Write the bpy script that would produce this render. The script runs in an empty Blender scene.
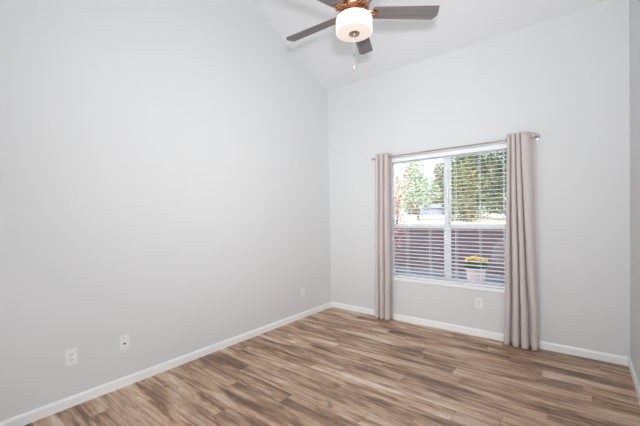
import bpy, bmesh, math, random
from math import pi, sin, cos, radians as R
from mathutils import Vector, Matrix, noise
C = bpy.context.scene.collection
S = bpy.context.scene

# ------------------------------------------------------------------ camera, world, lights, exposure
F = 326.29
cd = bpy.data.cameras.new('camera'); cam = bpy.data.objects.new('camera', cd); C.objects.link(cam)
cd.sensor_fit = 'HORIZONTAL'; cd.sensor_width = 36; cd.lens = F/640*36
cd.shift_x = 0; cd.shift_y = 8.14/640; cd.clip_start = .02; cd.clip_end = 500
cam.matrix_world = (Matrix.Translation((2.8993, -3.8422, 1.35)) @ Matrix.Rotation(.6768, 4, 'Z')
                    @ Matrix.Rotation(pi/2-.0168, 4, 'X') @ Matrix.Rotation(-.0193, 4, 'Z'))
S.camera = cam
S.view_settings.view_transform = 'Standard'; S.view_settings.look = 'None'
S.view_settings.gamma = 1; S.view_settings.use_curve_mapping = False
S.view_settings.exposure = 0.0

w = bpy.data.worlds.new('world'); S.world = w; w.use_nodes = True
nt = w.node_tree; bg = nt.nodes['Background']
sky = nt.nodes.new('ShaderNodeTexSky'); sky.sky_type = 'NISHITA'; sky.sun_disc = False
sky.sun_elevation = R(38); sky.sun_rotation = R(200); sky.dust_density = 3.0; sky.air_density = 1.0
mixw = nt.nodes.new('ShaderNodeMix'); mixw.data_type = 'RGBA'; mixw.inputs[0].default_value = .35
nt.links.new(sky.outputs[0], mixw.inputs[6]); mixw.inputs[7].default_value = (5.0, 5.2, 5.6, 1)
nt.links.new(mixw.outputs[2], bg.inputs[0]); bg.inputs[1].default_value = 0.6

def lamp(name, kind, loc, energy, color=(1,1,1), aim=None, **kw):
    l = bpy.data.lights.new(name, kind); l.energy = energy; l.color = color
    for k, v in kw.items(): setattr(l, k, v)
    o = bpy.data.objects.new(name, l); C.objects.link(o); o.location = loc
    if aim is not None: o.rotation_euler = (Vector(aim)-Vector(loc)).to_track_quat('-Z', 'Y').to_euler()
    return o
lamp('sun', 'SUN', (0, -10, 20), 6.0, (1, .95, .87), aim=(-3.0, 2.0, 9.0), angle=R(1.5))
# the photographer's flash, just above the camera
lamp('camera_flash', 'AREA', (2.93, -3.72, 1.66), 25, (.97, .985, 1), aim=(1.3, -.2, 3.1), shape='DISK', size=.14, spread=R(125))
# added soft area fills, standing in for flash light bounced behind the camera
lamp('bounce_fill', 'AREA', (2.28, -4.08, 1.35), 48, (.965, .985, 1), aim=(1.2, 0, 2.3), shape='RECTANGLE', size=1.9, size_y=2.3)
lamp('left_wall_fill', 'AREA', (2.7, -3.9, 2.6), 12, (.965, .985, 1), aim=(0, -1.6, 1.6), shape='RECTANGLE', size=.8, size_y=1.5, spread=R(110))  # added fill aimed at the middle of the left wall
lamp('corner_fill', 'AREA', (2.5, -3.95, 2.2), 3.8, (.975, .985, .98), aim=(.35, 0, 1.5), shape='RECTANGLE', size=1.0, size_y=1.4, spread=R(62))  # added narrow fill that brightens the far left corner

# ------------------------------------------------------------------ material helpers
def lin(c): return tuple((x/12.92 if x <= .04045 else ((x+.055)/1.055)**2.4) for x in c)
def rgb(r, g, b): return lin((r/255, g/255, b/255)) + (1,)
def mat(name, col, rough=.6, metal=0, **kw):
    m = bpy.data.materials.new(name); m.use_nodes = True
    b = m.node_tree.nodes['Principled BSDF']
    b.inputs['Base Color'].default_value = col if len(col) == 4 else (*col, 1)
    b.inputs['Roughness'].default_value = rough; b.inputs['Metallic'].default_value = metal
    for k, v in kw.items(): b.inputs[k.replace('_', ' ')].default_value = v
    return m
class N:
    def __init__(s, m): s.t = m.node_tree; s.b = s.t.nodes['Principled BSDF']
    def new(s, k, **kw):
        n = s.t.nodes.new('ShaderNode'+k)
        for a, v in kw.items(): setattr(n, a, v)
        return n
    def link(s, a, b): s.t.links.new(a, b)
    def math(s, op, a, b=None, c=None):
        n = s.new('Math', operation=op)
        for i, v in enumerate((a, b, c)):
            if v is None: continue
            if hasattr(v, 'links'): s.link(v, n.inputs[i])
            else: n.inputs[i].default_value = v
        return n.outputs[0]
    def mix(s, f, a, b, blend='MIX'):
        n = s.new('Mix', data_type='RGBA', blend_type=blend)
        for i, v in ((0, f), (6, a), (7, b)):
            if hasattr(v, 'links'): s.link(v, n.inputs[i])
            else: n.inputs[i].default_value = v
        return n.outputs[2]
    def ramp(s, f, stops):
        n = s.new('ValToRGB'); s.link(f, n.inputs[0]); e = n.color_ramp.elements
        e[0].position, e[0].color = stops[0]; e[1].position, e[1].color = stops[-1]
        for p, c in stops[1:-1]: q = e.new(p); q.color = c
        return n.outputs[0]
    def coord(s, out='Object'): return s.new('TexCoord').outputs[out]
    def noise(s, vec, scale, detail=3, rough=.5):
        n = s.new('TexNoise'); s.link(vec, n.inputs['Vector']); n.inputs['Scale'].default_value = scale
        n.inputs['Detail'].default_value = detail; n.inputs['Roughness'].default_value = rough
        return n.outputs[0]
    def bump(s, h, strength, dist=.01):
        n = s.new('Bump'); n.inputs['Strength'].default_value = strength; n.inputs['Distance'].default_value = dist
        s.link(h, n.inputs['Height']); s.link(n.outputs[0], s.b.inputs['Normal'])

def wall_paint(name, col):
    m = mat(name, col, .85); n = N(m); c = n.coord()
    n.bump(n.noise(c, 120, 3), .06, .004)
    return m
M = {}
M['wall'] = wall_paint('wall_paint', rgb(223, 224, 225))
M['ceiling'] = wall_paint('ceiling_paint', rgb(231, 232, 234))
M['trim'] = mat('white_trim_paint', rgb(248, 249, 249), .35)
M['vinyl'] = mat('white_window_vinyl', rgb(248, 249, 251), .4)
M['blind'] = mat('white_blind_slat', rgb(248, 249, 250), .4)
M['plate'] = mat('white_outlet_plastic', rgb(240, 240, 240), .3)
M['slot'] = mat('dark_outlet_slot', rgb(70, 70, 72), .6)
M['nickel'] = mat('brushed_nickel', rgb(190, 170, 155), .28, 1)
M['nickel_lamplit'] = mat('lamp_tinted_nickel', rgb(196, 152, 122), .25, 1)  # nickel with the warm lamp glow put into its base colour
M['chrome'] = mat('satin_nickel_rod', rgb(196, 192, 190), .3, 1)
M['chain'] = mat('bead_chain', rgb(200, 195, 192), .3, 1)
M['fob'] = mat('pink_fob', rgb(225, 185, 180), .4)
def wood_blade():
    m = mat('grey_oak_blade', rgb(120, 114, 114), .5); n = N(m); c = n.coord()
    mp = n.new('Mapping'); mp.inputs['Scale'].default_value = (3, 60, 60); n.link(c, mp.inputs[0])
    f = n.noise(mp.outputs[0], 1, 4)
    n.link(n.ramp(f, [(.3, rgb(106, 101, 101)), (.7, rgb(134, 127, 126))]), n.b.inputs['Base Color'])
    return m
M['blade'] = wood_blade()
def opal(name, col, e, strength):
    return mat(name, col, .35, Emission_Color=e, Emission_Strength=strength)
M['opal_side'] = opal('opal_glass_drum', rgb(246, 246, 244), (1, .97, .94, 1), .25)
M['opal_bottom'] = opal('opal_glass_diffuser', rgb(206, 198, 192), (1, .78, .64, 1), .36)
def glass():
    m = bpy.data.materials.new('window_glass'); m.use_nodes = True; t = m.node_tree
    for x in list(t.nodes): t.nodes.remove(x)
    o = t.nodes.new('ShaderNodeOutputMaterial'); mx = t.nodes.new('ShaderNodeMixShader')
    tr = t.nodes.new('ShaderNodeBsdfTransparent'); gl = t.nodes.new('ShaderNodeBsdfGlossy')
    gl.inputs['Roughness'].default_value = .02; fr = t.nodes.new('ShaderNodeFresnel'); fr.inputs[0].default_value = 1.35
    tr.inputs[0].default_value = (.95, .97, .97, 1)
    t.links.new(fr.outputs[0], mx.inputs[0]); t.links.new(tr.outputs[0], mx.inputs[1]); t.links.new(gl.outputs[0], mx.inputs[2])
    t.links.new(mx.outputs[0], o.inputs[0]); return m
M['glass'] = glass()
def fabric(name, a, b):
    m = mat(name, a, .75, Sheen_Weight=.25); n = N(m); c = n.coord()
    mp = n.new('Mapping'); mp.inputs['Scale'].default_value = (300, 300, 40); n.link(c, mp.inputs[0])
    f = n.noise(mp.outputs[0], 1, 2)
    n.link(n.mix(f, a, b), n.b.inputs['Base Color'])
    n.bump(n.noise(c, 28, 4), .25, .01)
    return m
M['curtain'] = fabric('taupe_curtain_fabric', rgb(198, 186, 183), rgb(216, 206, 202))
def floor_mat():
    m = mat('vinyl_plank', (.3, .2, .15, 1), .42); n = N(m)
    W_, L_ = .130, 1.22
    sp = n.new('SeparateXYZ'); n.link(n.coord(), sp.inputs[0]); x, y = sp.outputs[0], sp.outputs[1]
    yr = n.math('DIVIDE', n.math('ADD', y, .0), W_); row = n.math('FLOOR', yr)
    wn = n.new('TexWhiteNoise', noise_dimensions='1D'); n.link(row, wn.inputs['W'])
    xr = n.math('ADD', n.math('DIVIDE', x, L_), n.math('MULTIPLY', wn.outputs[0], 7.0)); colu = n.math('FLOOR', xr)
    cb = n.new('CombineXYZ'); n.link(row, cb.inputs[0]); n.link(colu, cb.inputs[1])
    w2 = n.new('TexWhiteNoise', noise_dimensions='3D'); n.link(cb.outputs[0], w2.inputs['Vector']); rid = w2.outputs[0]
    def grain(sx, sy, det, mul, rough=.55, dist=0):
        q = n.new('CombineXYZ')
        n.link(n.math('ADD', n.math('MULTIPLY', x, sx), n.math('MULTIPLY', rid, mul)), q.inputs[0])
        n.link(n.math('ADD', n.math('MULTIPLY', y, sy), n.math('MULTIPLY', rid, mul*.7)), q.inputs[1])
        n.link(n.math('MULTIPLY', rid, 31.0), q.inputs[2])
        nn = n.new('TexNoise'); n.link(q.outputs[0], nn.inputs['Vector']); nn.inputs['Scale'].default_value = 1
        nn.inputs['Detail'].default_value = det; nn.inputs['Roughness'].default_value = rough; nn.inputs['Distortion'].default_value = dist
        return nn.outputs[0]
    broad = grain(1.5, 9, 3, 57, .5, .5); mid = grain(3.0, 34, 5, 91, .62, .5); fine = grain(16, 110, 3, 23)
    knots = grain(3.6, 11, 2, 71, .5, 1.5)
    f = n.math('ADD', n.math('MULTIPLY', broad, .62), n.math('MULTIPLY', mid, .50))
    f = n.math('ADD', f, n.math('SUBTRACT', n.math('MULTIPLY', fine, .20), .155))
    f = n.math('ADD', f, n.math('MULTIPLY', n.math('SUBTRACT', rid, .5), .115))
    col = n.ramp(f, [(.37, rgb(104, 72, 52)), (.44, rgb(148, 112, 86)), (.505, rgb(190, 152, 122)), (.58, rgb(214, 182, 154)), (.67, rgb(236, 218, 202))])
    # some planks greyer
    w3 = n.new('TexWhiteNoise', noise_dimensions='1D'); n.link(n.math('MULTIPLY', rid, 917.0), w3.inputs['W'])
    grey = n.mix(n.math('MULTIPLY', w3.outputs[0], .25), col, rgb(172, 150, 134))
    kn = n.ramp(knots, [(.66, (0, 0, 0, 1)), (.76, (1, 1, 1, 1))])
    col2 = n.mix(n.math('MULTIPLY', kn, .55), grey, rgb(84, 58, 45))
    def edge(v, wid):
        fr = n.math('FRACT', v); d = n.math('MINIMUM', fr, n.math('SUBTRACT', 1.0, fr)); return n.math('LESS_THAN', d, wid)
    e = n.math('MAXIMUM', edge(yr, .011), edge(xr, .0014))
    n.link(n.mix(n.math('MULTIPLY', e, .6), col2, rgb(66, 50, 42)), n.b.inputs['Base Color'])
    n.link(n.math('ADD', n.math('MULTIPLY', mid, .2), .32), n.b.inputs['Roughness'])
    n.bump(fine, .08, .003)
    return m
M['floor'] = floor_mat()
def noisy(name, stops, scale, rough=.9, detail=4):
    m = mat(name, stops[0][1], rough); n = N(m)
    n.link(n.ramp(n.noise(n.coord(), scale, detail, .6), stops), n.b.inputs['Base Color']); return m
M['lawn'] = noisy('leaf_strewn_lawn', [(.3, rgb(112, 116, 88)), (.45, rgb(184, 172, 144)), (.6, rgb(214, 204, 182)), (.75, rgb(170, 150, 116))], 2.2)
M['road'] = noisy('pale_concrete', [(.3, rgb(222, 220, 216)), (.7, rgb(236, 234, 230))], .8)
M['patio'] = noisy('patio_concrete', [(.3, rgb(80, 80, 90)), (.7, rgb(104, 104, 112))], 2)  # bluish tone of sky-lit shade put into the concrete colour
M['bark'] = noisy('bark', [(.3, rgb(84, 72, 64)), (.7, rgb(130, 116, 104))], 6)
def brick():
    m = mat('brown_brick', rgb(90, 60, 55), .85); n = N(m); c = n.coord()
    mp = n.new('Mapping'); mp.inputs['Rotation'].default_value = (pi/2, 0, 0); n.link(c, mp.inputs[0])
    b = n.new('TexBrick'); n.link(mp.outputs[0], b.inputs['Vector']); b.inputs['Scale'].default_value = 4.6
    b.inputs['Color1'].default_value = rgb(66, 48, 54); b.inputs['Color2'].default_value = rgb(52, 42, 54)
    b.inputs['Mortar'].default_value = rgb(78, 70, 76); b.inputs['Mortar Size'].default_value = .012
    n.link(b.outputs[0], n.b.inputs['Base Color']); return m
M['brick'] = brick()
def leaf(name, stops):
    m = mat(name, stops[0][1], .7); n = N(m)
    n.link(n.ramp(n.noise(n.coord(), 1.6, 3, .7), stops), n.b.inputs['Base Color']); return m
M['leaf_pale'] = leaf('pale_green_leaves', [(.3, rgb(150, 166, 148)), (.6, rgb(194, 204, 184)), (.75, rgb(216, 208, 180))])
M['leaf_dark'] = leaf('dark_green_leaves', [(.3, rgb(52, 66, 58)), (.5, rgb(84, 98, 76)), (.66, rgb(136, 138, 94))])
M['leaf_ochre'] = leaf('ochre_leaves', [(.3, rgb(82, 92, 66)), (.55, rgb(122, 124, 84)), (.72, rgb(172, 156, 116))])
M['leaf_red'] = leaf('red_leaves', [(.3, rgb(180, 116, 116)), (.55, rgb(214, 160, 156)), (.72, rgb(230, 196, 184))])
M['leaf_far'] = leaf('far_autumn_leaves', [(.3, rgb(84, 100, 96)), (.5, rgb(134, 136, 112)), (.7, rgb(176, 142, 126))])
M['shed'] = mat('slate_siding', rgb(108, 116, 136), .8)
M['shed_roof'] = mat('grey_shingle', rgb(122, 124, 134), .9)
M['terracotta'] = noisy('pale_terracotta', [(.3, rgb(222, 190, 180)), (.7, rgb(238, 214, 206))], 5)
M['soil'] = mat('soil', rgb(60, 46, 38), 1)
M['mum'] = noisy('yellow_mum_petals', [(.35, rgb(236, 160, 50)), (.6, rgb(250, 205, 70))], 14, .7)
M['mum_leaf'] = mat('mum_leaves', rgb(70, 100, 60), .7)

# ------------------------------------------------------------------ mesh helpers
class MB:
    def __init__(s): s.b = bmesh.new()
    def box(s, x0, x1, y0, y1, z0, z1, bev=0):
        b = bmesh.new(); bmesh.ops.create_cube(b, size=1)
        bmesh.ops.scale(b, vec=(x1-x0, y1-y0, z1-z0), verts=b.verts)
        bmesh.ops.translate(b, vec=((x0+x1)/2, (y0+y1)/2, (z0+z1)/2), verts=b.verts)
        if bev: bmesh.ops.bevel(b, geom=b.edges[:], offset=bev, segments=2, profile=.6, affect='EDGES')
        return s.add(b)
    def add(s, b, mx=None):
        if mx is not None: bmesh.ops.transform(b, matrix=mx, verts=b.verts)
        me = bpy.data.meshes.new('tmp'); b.to_mesh(me); b.free(); s.b.from_mesh(me); bpy.data.meshes.remove(me); return s
    def lathe(s, prof, n=32, mx=None, caps=True):
        b = bmesh.new(); rings = []
        for r, z in prof:
            rings.append([b.verts.new((r*cos(2*pi*i/n), r*sin(2*pi*i/n), z)) for i in range(n)] if r > 1e-6 else [b.verts.new((0, 0, z))])
        for A, B in zip(rings, rings[1:]):
            for i in range(n):
                j = (i+1) % n
                if len(A) == 1 and len(B) == 1: continue
                if len(A) == 1: b.faces.new((A[0], B[j], B[i]))
                elif len(B) == 1: b.faces.new((A[i], A[j], B[0]))
                else: b.faces.new((A[i], A[j], B[j], B[i]))
        if caps:
            for Q in (rings[0], rings[-1]):
                if len(Q) > 1: b.faces.new(Q)
        bmesh.ops.recalc_face_normals(b, faces=b.faces)
        return s.add(b, mx)
    def tube(s, pts, r, n=8):
        pts = [Vector(p) for p in pts]; rs = r if isinstance(r, (list, tuple)) else [r]*len(pts)
        b = bmesh.new(); rings = []
        for i, p in enumerate(pts):
            t = (pts[min(i+1, len(pts)-1)]-pts[max(i-1, 0)]).normalized()
            u = t.cross(Vector((0, 0, 1)) if abs(t.z) < .9 else Vector((1, 0, 0))).normalized(); v = t.cross(u)
            rings.append([b.verts.new(p+(u*cos(2*pi*k/n)+v*sin(2*pi*k/n))*rs[i]) for k in range(n)])
        for A, B in zip(rings, rings[1:]):
            for k in range(n): b.faces.new((A[k], A[(k+1) % n], B[(k+1) % n], B[k]))
        b.faces.new(rings[0]); b.faces.new(rings[-1]); bmesh.ops.recalc_face_normals(b, faces=b.faces)
        return s.add(b)
    def sphere(s, c, r, seg=12, sc=(1, 1, 1)):
        b = bmesh.new(); bmesh.ops.create_uvsphere(b, u_segments=seg, v_segments=max(6, seg//2), radius=r)
        return s.add(b, Matrix.Translation(c) @ Matrix.Diagonal((*sc, 1)))
    def torus(s, c, R_, r, axis, n=20, k=8):
        b = bmesh.new(); q = Vector(axis).to_track_quat('Z', 'Y').to_matrix().to_4x4(); rings = []
        for i in range(n):
            a = 2*pi*i/n
            rings.append([b.verts.new(((R_+r*cos(2*pi*j/k))*cos(a), (R_+r*cos(2*pi*j/k))*sin(a), r*sin(2*pi*j/k))) for j in range(k)])
        for i in range(n):
            A, B = rings[i], rings[(i+1) % n]
            for j in range(k): b.faces.new((A[j], A[(j+1) % k], B[(j+1) % k], B[j]))
        return s.add(b, Matrix.Translation(c) @ q)
    def build(s, name, m, parent=None, loc=(0, 0, 0), smooth=False, angle=40):
        me = bpy.data.meshes.new(name)
        if loc != (0, 0, 0): bmesh.ops.translate(s.b, vec=-Vector(loc), verts=s.b.verts)
        s.b.to_mesh(me); s.b.free(); me.materials.append(m)
        o = bpy.data.objects.new(name, me); C.objects.link(o); o.location = loc
        if smooth:
            me.polygons.foreach_set('use_smooth', [True]*len(me.polygons))
            if angle: me.set_sharp_from_angle(angle=R(angle))
        if parent: o.parent = parent
        return o
def tag(o, label=None, cat=None, group=None, kind=None):
    for k, v in (('label', label), ('category', cat), ('group', group), ('kind', kind)):
        if v: o[k] = v
    return o
def empty(name, loc, label, cat, group=None, rz=0):
    o = bpy.data.objects.new(name, None); o.empty_display_size = .1; C.objects.link(o); o.location = loc; o.rotation_euler.z = rz
    return tag(o, label, cat, group)
def struct(o): o['kind'] = 'structure'; return o
def copy_tree(o, parent=None):
    c = o.copy(); C.objects.link(c); c.parent = parent
    for ch in list(o.children): copy_tree(ch, c)
    return c

# ------------------------------------------------------------------ room shell
W, D, H, CS, T = 3.219, -4.15, 3.172, .4262, .16
OX0, OX1, OZ0, OZ1 = .935, 2.383, .541, 2.062      # window opening
def prismx(x0, x1, pts):   # polygon in (y,z) extruded in x
    m = MB(); b = m.b
    A = [b.verts.new((x0, y, z)) for y, z in pts]; B = [b.verts.new((x1, y, z)) for y, z in pts]
    b.faces.new(A); b.faces.new(B[::-1])
    for i in range(len(pts)): j = (i+1) % len(pts); b.faces.new((A[i], B[i], B[j], A[j]))
    bmesh.ops.recalc_face_normals(b, faces=b.faces); return m
struct(MB().box(-T, W+T, D-T, T, -.2, 0).build('floor', M['floor']))
prof = [(T, 0), (T, H), (0, H), (D, H-CS*D), (D-T, H-CS*D), (D-T, 0)]
struct(prismx(-T, 0, [(0, 0), (0, H), (D, H-CS*D), (D, 0)]).build('wall_left', M['wall']))
struct(prismx(W, W+T, [(0, 0), (0, H), (D, H-CS*D), (D, 0)]).build('wall_right', M['wall']))
struct(MB().box(-T, W+T, D-T, D, 0, H-CS*D).build('wall_near', M['wall']))
# back wall with a window opening: one mesh
bw = MB(); b = bw.b
def ringface(y, flip):
    o = [b.verts.new(p) for p in ((-T, y, 0), (W+T, y, 0), (W+T, y, H), (-T, y, H))]
    i = [b.verts.new(p) for p in ((OX0, y, OZ0), (OX1, y, OZ0), (OX1, y, OZ1), (OX0, y, OZ1))]
    for k in range(4):
        j = (k+1) % 4; f = (o[k], o[j], i[j], i[k]); b.faces.new(f if not flip else f[::-1])
    return o, i
o1, i1 = ringface(0, False); o2, i2 = ringface(T, True)
for k in range(4):
    j = (k+1) % 4; b.faces.new((o1[j], o1[k], o2[k], o2[j])); b.faces.new((i1[k], i1[j], i2[j], i2[k]))
bmesh.ops.recalc_face_normals(b, faces=b.faces)
struct(bw.build('wall_back', M['wall']))
struct(prismx(-T, W+T, [(T+.35, H-CS*(T+.35)), (D-T, H-CS*(D-T)), (D-T, H-CS*(D-T)+.15), (T+.35, H-CS*(T+.35)+.15)]).build('ceiling', M['ceiling']))
# baseboards (profiled)
BB = .0755
def base(name, a, b_, nrm):
    a = Vector(a); b_ = Vector(b_); nrm = Vector(nrm)
    pf = [(0, 0), (.014, 0), (.014, BB*.78), (.010, BB*.9), (.006, BB), (0, BB)]
    m = MB(); q = m.b
    A = [q.verts.new(a+nrm*u+Vector((0, 0, v))) for u, v in pf]; B = [q.verts.new(b_+nrm*u+Vector((0, 0, v))) for u, v in pf]
    q.faces.new(A); q.faces.new(B[::-1])
    for i in range(len(pf)): j = (i+1) % len(pf); q.faces.new((A[i], B[i], B[j], A[j]))
    bmesh.ops.recalc_face_normals(q, faces=q.faces)
    struct(m.build(name, M['trim']))
base('baseboard_left', (0, D, 0), (0, 0, 0), (1, 0, 0))
base('baseboard_right', (W, D, 0), (W, 0, 0), (-1, 0, 0))
base('baseboard_back', (.014, 0, 0), (W-.014, 0, 0), (0, -1, 0))
base('baseboard_near', (.014, D, 0), (W-.014, D, 0), (0, 1, 0))

# ------------------------------------------------------------------ window
FY = .085                                            # inner face of the vinyl frame
win = struct(empty('window_1', (0, 0, 0), None, None))
MX = (1.642, 1.676)                                  # mullion between the two units
fr = MB()
fr.box(OX0, OX0+.016, FY, FY+.06, OZ0, OZ1, .003).box(OX1-.016, OX1, FY, FY+.06, OZ0, OZ1, .003)
fr.box(OX0+.016, OX1-.016, FY, FY+.06, OZ1-.03, OZ1, .003).box(OX0+.016, OX1-.016, FY, FY+.06, OZ0, OZ0+.016, .003)
fr.build('window_frame', M['vinyl'], win)
MB().box(MX[0], MX[1], FY-.005, FY+.06, OZ0+.016, OZ1-.03, .004).build('mullion', M['vinyl'], win)
for x0, x1 in ((OX0+.016, MX[0]), (MX[1], OX1-.016)):
    for (z0, z1, y0, rb, rt) in ((OZ0+.016, 1.222, FY+.004, .024, .052), (1.172, OZ1-.03, FY+.031, .045, .024)):
        y1 = y0+.024
        s = MB().box(x0, x0+.022, y0, y1, z0, z1, .003).box(x1-.022, x1, y0, y1, z0, z1, .003)
        s.box(x0+.022, x1-.022, y0, y1, z0, z0+rb, .003).box(x0+.022, x1-.022, y0, y1, z1-rt, z1, .003)
        so = s.build('sash', M['vinyl'], win)
        MB().box(x0+.022, x1-.022, y0+.010, y0+.014, z0+rb, z1-rt).build('pane', M['glass'], so)
sill = MB().box(OX0-.035, OX1+.035, -.022, 0.0, OZ0-.032, OZ0+.004, .004).box(OX0+.001, OX1-.001, -.002, FY, OZ0-.012, OZ0+.004)
struct(sill.build('trim_1', M['trim']))

# blinds: one wide two-inch blind inside the recess
bl = empty('window_blind', ((OX0+OX1)/2, .04, OZ0), 'wide white horizontal slat blind hanging open inside the window', 'blinds')
def P(mb, name, m, par, **k):
    o = mb.build(name, m, None, **k); o.parent = par; o.matrix_parent_inverse = Matrix.Translation(par.location).inverted(); return o
BX0, BX1, BY = OX0+.008, OX1-.008, .04
P(MB().box(BX0, BX1, BY-.026, BY+.026, OZ1-.052, OZ1-.004, .003), 'headrail', M['blind'], bl)
P(MB().box(BX0, BX1, BY-.036, BY-.030, OZ1-.050, OZ1-.003, .002), 'valance', M['blind'], bl)
sl = MB(); pitch = .0435; z = OZ1-.078; k = 0
tilt = R(5)
while z > OZ0+.045:
    b_ = bmesh.new(); rows = []
    for i in range(5):
        u = (i-2)/2*.025; cz = .0028*(1-(i-2)**2/4)
        yy = BY+u*cos(tilt); zz = z+u*sin(tilt)+cz
        rows.append([(b_.verts.new((BX0+.003, yy, zz)), b_.verts.new((BX0+.003, yy, zz-.0028))), (b_.verts.new((BX1-.003, yy, zz)), b_.verts.new((BX1-.003, yy, zz-.0028)))])
    for a, c in zip(rows, rows[1:]):
        b_.faces.new((a[0][0], a[1][0], c[1][0], c[0][0])); b_.faces.new((a[0][1], c[0][1], c[1][1], a[1][1]))
        b_.faces.new((a[0][0], c[0][0], c[0][1], a[0][1])); b_.faces.new((a[1][0], a[1][1], c[1][1], c[1][0]))
    for a in (rows[0], rows[-1]): b_.faces.new((a[0][0], a[0][1], a[1][1], a[1][0]))
    bmesh.ops.recalc_face_normals(b_, faces=b_.faces); sl.add(b_); z -= pitch
P(sl, 'slats', M['blind'], bl)
P(MB().box(BX0+.002, BX1-.002, BY-.026, BY+.026, OZ0+.006, OZ0+.024, .004), 'bottom_rail', M['blind'], bl)
for x in (1.19, 1.475, 1.775, 2.03, 2.262):
    P(MB().box(x-.0016, x+.0016, BY-.029, BY-.027, OZ0+.012, OZ1-.05).box(x-.0016, x+.0016, BY+.027, BY+.029, OZ0+.012, OZ1-.05), 'ladder_cord', M['blind'], bl)

# ------------------------------------------------------------------ curtain rod and panels
RY, RZ = -.09, 2.073
rod = empty('curtain_rod', (1.68, 0, RZ), 'thin satin nickel curtain rod mounted above the window', 'curtain rod')
def tx(p0, p1, r, n=12): return MB().tube([p0, p1], r, n)
P(tx((.812, RY, RZ), (2.545, RY, RZ), .0065, 14), 'rod', M['chrome'], rod, smooth=True)
for sx, x in ((-1, .812), (1, 2.545)):
    q = Matrix.Translation((x, RY, RZ)) @ Matrix.Rotation(sx*pi/2, 4, 'Y')
    P(MB().lathe([(.009, -.002), (.013, 0), (.013, .006), (.009, .009), (.016, .018), (.019, .028), (.016, .038), (.008, .044), (0, .045)], 20, q), 'finial', M['chrome'], rod, smooth=True)
for x in (.826, 2.558):
    m = MB().tube([(x, -.001, RZ-.004), (x, RY+.012, RZ-.004)], .006, 10)
    m.lathe([(.022, 0), (.022, .005), (.012, .009), (0, .009)], 20, Matrix.Translation((x, 0, RZ-.004)) @ Matrix.Rotation(pi/2, 4, 'X'))
    m.torus((x, RY, RZ), .0125, .004, (1, 0, 0))
    P(m, 'bracket', M['chrome'], rod, smooth=True)

def curtain(xt0, xt1, xb0, xb1, n, ph, seed, label, ret=0.0, top=2.118, hem=.012):
    # cloth on grommets: wide round front folds, narrow deep pockets; ret widens the last half fold near the top
    root = empty('window_curtain', ((xt0+xt1)/2, RY, hem), label, 'curtain', 'curtain panels flanking the window')
    NU, NV = n*36, 60; m = MB(); q = m.b; grid = []
    rnd = random.Random(seed); offs = [rnd.uniform(-1, 1) for _ in range(8)]
    total = 2*pi*n
    def phase(u, v):
        k = ret*(1-v)**.7
        c = 1-k; f = 1-.5/n
        if k > 0 and c < f: p = u/c*f if u < c else f+(u-c)/(1-c)*(1-f)
        else: p = u
        return total*p+ph
    for j in range(NV+1):
        v = j/NV; z = top+(hem-top)*v; row = []
        x0 = xt0+(xb0-xt0)*v; x1 = xt1+(xb1-xt1)*v; a = (x1-x0)/total
        for i in range(NU+1):
            u = i/NU
            p = phase(u, v)+.45*v*(offs[0]*sin(2*pi*u*1.5+offs[1]*3)+offs[2]*sin(2*pi*u*2.4+offs[3]*3))
            amp = .053+.004*v+.006*v*offs[4]*sin(pi*u*3)
            s_ = sin(p); y = RY+amp*(s_*(1.15-.15*s_*s_))
            fade = min(1, 8*u, 8*(1-u))
            x = x0+(x1-x0)*u+fade*(.75*a*cos(p)-.50*a*sin(2*p))+.004*v*sin(9*v+u*7+offs[5]*4)
            y += .004*v*noise.noise(Vector((u*5, v*4, seed)))
            row.append(q.verts.new((x, min(y, -.020), z)))
        grid.append(row)
    for a_, c in zip(grid, grid[1:]):
        for i in range(NU): q.faces.new((a_[i], a_[i+1], c[i+1], c[i]))
    o = P(m, 'fabric', M['curtain'], root, smooth=True, angle=0)
    sd = o.modifiers.new('thickness', 'SOLIDIFY'); sd.thickness = .0022; sd.offset = 0
    prev = None
    for i in range(NU+1):            # grommets where the cloth crosses the rod
        u = i/NU; p = phase(u, .02); sgn = sin(p) > 0
        if prev is not None and sgn != prev and .03 < u < .97:
            x = xt0+(xt1-xt0)*u+.75*(xt1-xt0)/total*cos(p)
            P(MB().torus((x, RY, RZ), .019, .0042, (1, .5 if sgn else -.5, 0)), 'grommet', M['chrome'], root, smooth=True)
        prev = sgn
    return root
curtain(.838, 1.035, .80, 1.018, 3, pi*.9, 3, 'narrow taupe grommet curtain panel hanging left of the window')
curtain(2.312, 2.556, 2.262, 2.572, 4, pi*.5, 9, 'wider taupe grommet curtain panel hanging right of the window', ret=.42)

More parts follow.
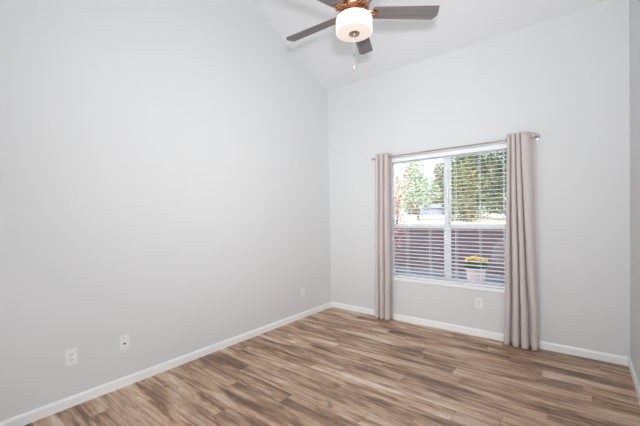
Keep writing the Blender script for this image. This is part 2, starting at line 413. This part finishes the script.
# ------------------------------------------------------------------ wall outlets
def outlet(loc, rz, label, kind='duplex'):
    r = empty('wall_outlet' if kind == 'duplex' else 'wall_plate', loc, label, 'outlet' if kind == 'duplex' else 'wall plate', 'white plates on the walls', rz)
    MB().box(-.036, .036, -.006, 0, -.059, .059, .0025).build('cover_plate', M['plate'], r)   # faces -y
    if kind == 'duplex':
        for s_ in (-1, 1):
            f = MB().box(-.017, .017, -.0085, -.004, s_*.0195-.0145, s_*.0195+.0145, .003).build('receptacle', M['plate'], r)
            MB().box(-.008, -.0055, -.0092, -.008, s_*.0195-.004, s_*.0195+.006).box(.0055, .008, -.0092, -.008, s_*.0195-.004, s_*.0195+.006).box(-.002, .002, -.0092, -.008, s_*.0195-.011, s_*.0195-.007).build('slots', M['slot'], f)
        MB().lathe([(.003, 0), (.003, .002), (0, .0025)], 10, Matrix.Translation((0, -.006, 0)) @ Matrix.Rotation(pi/2, 4, 'X')).build('screw', M['chrome'], r)
    elif kind == 'jack':
        MB().lathe([(.008, 0), (.008, .004), (.0045, .004), (.0045, .010), (0, .010)], 14, Matrix.Translation((0, -.006, -.008)) @ Matrix.Rotation(pi/2, 4, 'X')).build('cable_jack', M['slot'], r)
        for s_ in (-1, 1):
            MB().lathe([(.003, 0), (.003, .002), (0, .0025)], 10, Matrix.Translation((0, -.006, s_*.042)) @ Matrix.Rotation(pi/2, 4, 'X')).build('screw', M['chrome'], r)
    return r
outlet((0, -3.152, .361), pi/2, 'white duplex outlet low on the left wall, nearest the camera')
outlet((0, -2.798, .353), pi/2, 'white wall plate with one small dark jack low on the left wall', 'jack')
outlet((0, -.632, .337), pi/2, 'white duplex outlet low on the left wall near the far corner')
outlet((2.018, 0, .363), 0, 'white duplex outlet on the back wall below the window')

# ------------------------------------------------------------------ ceiling fan
FX, FYc, FZ = 1.619, -1.811, 2.814
CZ = H-CS*FYc
fan = empty('ceiling_fan', (FX, FYc, FZ), 'five blade grey ceiling fan with white drum light hanging from the vaulted ceiling', 'ceiling fan')
def FP(mb, name, m, par=None, smooth=True, rz=0):
    o = mb.build(name, m, par or fan, smooth=smooth); o.rotation_euler.z = rz; return o
FP(MB().lathe([(0, CZ-FZ+.04), (.07, CZ-FZ+.04), (.07, CZ-FZ-.03), (.055, CZ-FZ-.07), (.02, CZ-FZ-.09), (0, CZ-FZ-.09)], 28), 'canopy', M['nickel'])
FP(MB().tube([(0, 0, .15), (0, 0, CZ-FZ-.05)], .0125, 14), 'downrod', M['nickel'])
FP(MB().lathe([(0, .19), (.03, .19), (.035, .15), (.06, .14), (.095, .12), (.112, .095), (.116, .06), (.112, .03), (.098, .012), (.085, .004), (.085, -.008), (.06, -.014), (0, -.014)], 40), 'motor_housing', M['nickel_lamplit'])
FP(MB().lathe([(0, -.006), (.075, -.006), (.08, -.014), (.075, -.048), (0, -.048)], 36), 'light_fitter', M['nickel_lamplit'])
def blade_obj(rz):
    b_ = bmesh.new(); r0, r1, rc = .135, .618, .582
    top = [(r0, -.044), (r0+.015, -.052), (.30, -.055), (r1-.014, -.058), (r1, .022), (r1-.03, .062), (.30, .055), (r0+.015, .050), (r0, .042)]
    A = [b_.verts.new((x, y, 0)) for x, y in top]; B = [b_.verts.new((x, y, -.006)) for x, y in top]
    b_.faces.new(A); b_.faces.new(B[::-1])
    for i in range(len(top)): j = (i+1) % len(top); b_.faces.new((A[i], B[i], B[j], A[j]))
    bmesh.ops.recalc_face_normals(b_, faces=b_.faces)
    m = MB(); m.add(b_, Matrix.Rotation(R(BP), 4, 'X')); bo = FP(m, 'blade', M['blade'], smooth=False, rz=rz)
    # blade iron: curved arm that flares into a plate below the blade root
    m = MB()
    for s_ in (-1, 1):
        m.tube([(.07, s_*.012, .006), (.10, s_*.030, -.004), (.135, s_*.034, -.012), (.15, s_*.026, -.012), (.165, s_*.014, -.012)], [.008, .0085, .008, .007, .005], 8)
    m.tube([(.06, 0, .006), (.10, 0, -.002), (.14, 0, -.012), (.17, 0, -.012)], [.010, .009, .008, .006], 8)
    bb = bmesh.new(); bmesh.ops.create_cube(bb, size=1)
    m.add(bb, Matrix.Rotation(R(BP), 4, 'X') @ Matrix.Translation((.155, 0, -.0085)) @ Matrix.Diagonal((.04, .07, .004, 1)))
    for dx, dy in ((.145, .022), (.145, -.022), (.168, 0)): m.sphere((dx, dy, -.013), .006, 8, (1, 1, .5))
    io = m.build('blade_iron', M['nickel_lamplit'], bo, smooth=True)
    return bo
BP = -12
for k in range(5): blade_obj(.700+k*2*pi/5)
ZT, ZB = -.044, -.145
RD = .1325
sh = FP(MB().lathe([(RD-.012, ZT), (RD-.003, ZT-.002), (RD, ZT-.008), (RD, ZB+.006), (RD-.004, ZB), (RD-.008, ZB), (RD-.008, ZT-.008), (.07, ZT-.008), (.07, ZT), (RD-.012, ZT)], 56, caps=False), 'drum_shade', M['opal_side'])
FP(MB().lathe([(0, ZB+.003), (RD-.009, ZB+.003), (RD-.009, ZB-.001), (.06, ZB-.004), (0, ZB-.005)], 56), 'diffuser', M['opal_bottom'])
FP(MB().lathe([(0, ZB-.004), (.038, ZB-.004), (.040, ZB-.009), (.036, ZB-.013), (.016, ZB-.016), (.012, ZB-.026), (0, ZB-.030)], 28), 'finial', M['nickel'])
def chain(dx, dy, L, fobm, name):
    m = MB(); z = ZB-.016
    while z > ZB-.016-L: m.sphere((dx, dy, z), .0016, 6); z -= .0042
    m.tube([(dx, dy, ZB-.014), (dx, dy, ZB-.016-L)], .0006, 5)
    c = FP(m, 'pull_chain', M['chain'])
    FP(MB().lathe([(0, 0), (.003, 0), (.004, -.006), (.0085, -.020), (.009, -.026), (.006, -.032), (0, -.033)], 14, Matrix.Translation((dx, dy, ZB-.016-L))), name, fobm, c)
chain(.006, -.012, .14, M['chain'], 'bell_fob')
chain(-.010, .010, .205, M['fob'], 'round_fob')
lp = lamp('fan_bulb', 'POINT', (FX, FYc, FZ+.0), 1.0, (1, .72, .5), shadow_soft_size=.03)
lp.location = (FX+.0, FYc, FZ-.075)
for o in (sh,): pass

# ------------------------------------------------------------------ outside
def terrain():
    m = MB(); q = m.b; prev = None
    ys = [4.32, 6, 10, 16, 22, 30, 45, 60, 90, 140]; zs = [.88, .89, .9, .92, .95, .98, 1.05, 1.12, 1.2, 1.3]
    xs = [-120, -60, -30, -15, -8, -4, 0, 4, 10, 25, 60]
    g = [[q.verts.new((x, y, z)) for x in xs] for y, z in zip(ys, zs)]
    for a, c in zip(g, g[1:]):
        for i in range(len(xs)-1): q.faces.new((a[i], a[i+1], c[i+1], c[i]))
    struct(m.build('lawn', M['lawn']))
terrain()
struct(MB().box(-12, 14, T, 4.2, -.25, -.05).build('patio', M['patio']))
def road():
    m = MB(); q = m.b
    pts = [(-60, 33, .995), (-20, 34, .995), (8, 35, 1.0), (30, 36, 1.005)]
    A = [q.verts.new((x, y, z+.02)) for x, y, z in pts]; B = [q.verts.new((x, y+9, z+.06)) for x, y, z in pts]
    for i in range(3): q.faces.new((A[i], A[i+1], B[i+1], B[i]))
    struct(m.build('road', M['road']))
road()
struct(MB().box(-12, 14, 4.1, 4.32, -.1, .96).box(-12, 14, 4.07, 4.35, .96, 1.02, .01).build('garden_wall', M['brick']))

def tree(name, base, height, blobs, leafm, nleaf, lsize, seed, label, trunk_r=.08, cat='tree', group=None):
    rnd = random.Random(seed); r = empty(name, base, label, cat, group)
    m = MB(); top = height*.75
    m.tube([(0, 0, -.02), (rnd.uniform(-.03, .03)*height, 0, top*.4), (rnd.uniform(-.04, .04)*height, 0, top)], [trunk_r, trunk_r*.75, trunk_r*.3], 8)
    for bx, by, bz, br in blobs: m.tube([(0, 0, top*.35), (bx*.5, by*.5, (top*.35+bz)/2), (bx, by, bz)], [trunk_r*.5, trunk_r*.35, trunk_r*.12], 6)
    m.build('trunk', M['bark'], r)
    m = MB(); q = m.b; tot = sum(x[3]**2 for x in blobs)
    for bx, by, bz, br in blobs:
        for _ in range(int(nleaf*br*br/tot)):
            while True:
                d = Vector((rnd.uniform(-1, 1), rnd.uniform(-1, 1), rnd.uniform(-1, 1)))
                if .15 < d.length < 1: break
            d *= d.length**-.35
            p = Vector((bx, by, bz))+d*br*(1+.18*noise.noise(d*3+Vector((seed, 0, 0))))
            a = Vector((rnd.uniform(-1, 1), rnd.uniform(-1, 1), rnd.uniform(-.6, .6))).normalized(); c = a.cross(Vector((rnd.uniform(-1, 1), rnd.uniform(-1, 1), rnd.uniform(-1, 1)))).normalized()
            l = lsize*rnd.uniform(.6, 1.3)
            q.faces.new([q.verts.new(p+v) for v in (-a*l*.5, c*l*.28, a*l*.5, -c*l*.28)])
    m.build('foliage', leafm, r)
    return r
# red-leaved shrub beside the window on the patio edge
tree('red_leaf_shrub', (-.05, 2.3, -.05), 2.3, [(.08, 0, 2.12, .24), (.0, .05, 1.85, .24), (-.12, 0, 1.6, .24), (0, 0, 1.3, .2), (0, 0, 1.0, .22), (-.1, 0, .75, .2)], M['leaf_red'], 850, .06, 5, 'slim red-leaved shrub close outside the left side of the window', .02, 'shrub')
tree('pale_green_tree', (-5.2, 16.2, .92), 4.1, [(0, 0, 2.3, 1.1), (-.8, 0, 1.9, .95), (.6, .2, 1.7, .8), (-.2, -.2, 3.3, .8), (-1.3, 0, 1.2, .65), (.3, 0, 1.2, .6)], M['leaf_pale'], 6500, .13, 7, 'small pale green tree standing alone behind the left window pane', .09)
tree('pale_green_tree', (-8.2, 18.5, .93), 4.0, [(0, 0, 2.2, 1.2), (-.8, 0, 1.8, 1.0), (.8, 0, 1.6, .9), (0, 0, 3.2, .8), (0, 0, 1.1, .8)], M['leaf_pale'], 4200, .14, 8, 'pale green tree at the far left, partly behind the red-leaved shrub', .09)
rnd = random.Random(4)
dark = [(-2.35, 16.0, 'dark', 'dark green tree just right of the window mullion', 4.4), (.0, 15.6, 'dark', 'dark green tree behind the right half of the right window pane', 5.4),
        (2.4, 16.2, 'dark', 'dark green tree mostly hidden behind the right curtain', 5.6), (-3.1, 20.8, 'dark', 'taller dark green tree rising behind the one just right of the mullion', 5.7),
        (.6, 21.4, 'dark', 'tallest dark green tree, far back beside the right curtain', 7.4), (-1.25, 12.6, 'ochre', 'small ochre tree standing in front of the dark green trees', 2.9)]
for i, (x, y, kd, lb, h) in enumerate(dark):
    bl_ = [(rnd.uniform(-.35, .35), rnd.uniform(-.3, .3), zz, rnd.uniform(.9, 1.15)*(1.3 if y > 18 else 1)) for zz in (h*.18, h*.3, h*.42, h*.54, h*.66, h*.78)] + [(0, 0, h*.88, .75)]
    if kd == 'ochre': bl_ = [(p_, q_, z_, r_*.62) for p_, q_, z_, r_ in bl_]
    tree('broadleaf_tree', (x, y, .92), h, bl_, M['leaf_'+kd], 6500 if kd == 'dark' else 2200, .16 if kd == 'dark' else .11, 20+i, lb, .13, group='trees behind the right window pane')
for i in range(7):
    x = -44+i*6.4; y = 72+rnd.uniform(-5, 8); h = rnd.uniform(11, 14)
    bl_ = [(rnd.uniform(-.9, .9), rnd.uniform(-.5, .5), zz, rnd.uniform(2.0, 2.5)) for zz in (1.6, 3, 4.6, 6.4, 8, h-2.2)]
    tree('autumn_tree', (x, y, 1.15), h, bl_, M['leaf_far'], 4200, .65, 60+i, 'hazy autumn tree in the distant tree line beyond the road', .25, group='distant autumn trees beyond the road')

shed = empty('shed', (-18.9, 60, 1.12), 'low slate blue shed seen far off between the pale tree and the window mullion', 'shed')
def SP(mb, n, m): return mb.build(n, m, shed)
SP(MB().box(-2.9, 2.9, -1.8, 1.8, 0, 1.35), 'wall', M['shed'])
m = prismx(-3.1, 3.1, [(-2.1, 1.3), (0, 2.15), (2.1, 1.3), (2.1, 1.22), (0, 2.05), (-2.1, 1.22)]); SP(m, 'roof', M['shed_roof'])
SP(MB().box(-.8, .5, -1.84, -1.8, 0, 1.2, .01), 'door', M['shed_roof'])

# potted mums on the patio
pt = empty('potted_chrysanthemum', (1.34, 2.75, -.05), 'pale terracotta pot of yellow chrysanthemums standing outside the right window pane', 'flower pot')
MB().lathe([(0, 0), (.14, 0), (.15, .01), (.195, .30), (.215, .30), (.22, .345), (.20, .345), (.185, .30), (.18, .28), (0, .28)], 36).build('pot', M['terracotta'], pt, smooth=True)
MB().lathe([(0, .30), (.17, .30), (.178, .288), (0, .288)], 24).build('soil', M['soil'], pt)
rnd = random.Random(11)
m = MB(); q = m.b
for _ in range(900):
    a = rnd.uniform(0, 2*pi); rr = rnd.uniform(0, 1)**.5*.24; z = .32+rnd.uniform(0, .12)*(1-(rr/.26)**2)+rnd.uniform(0, .05)
    p = Vector((rr*cos(a), rr*sin(a), z)); u = Vector((rnd.uniform(-1, 1), rnd.uniform(-1, 1), rnd.uniform(-.5, 1))).normalized()*.022; v = u.cross(Vector((rnd.uniform(-1, 1), .3, 1))).normalized()*.012
    q.faces.new([q.verts.new(p+w_) for w_ in (-u, v, u, -v)])
m.build('foliage', M['mum_leaf'], pt)
m = MB()
for _ in range(75):
    a = rnd.uniform(0, 2*pi); rr = rnd.uniform(0, 1)**.5*.22; z = .43+.09*(1-(rr/.24)**2)+rnd.uniform(-.015, .015)
    m.lathe([(0, .006), (.012, .012), (.026, .010), (.030, .002), (.016, -.008), (0, -.010)], 9, Matrix.Translation((rr*cos(a), rr*sin(a), z)) @ Matrix.Rotation(rnd.uniform(-.6, .6), 4, 'X') @ Matrix.Rotation(rnd.uniform(-.6, .6), 4, 'Y'))
m.build('blossoms', M['mum'], pt, smooth=True)
pt.scale = (.88, .88, 1.08)
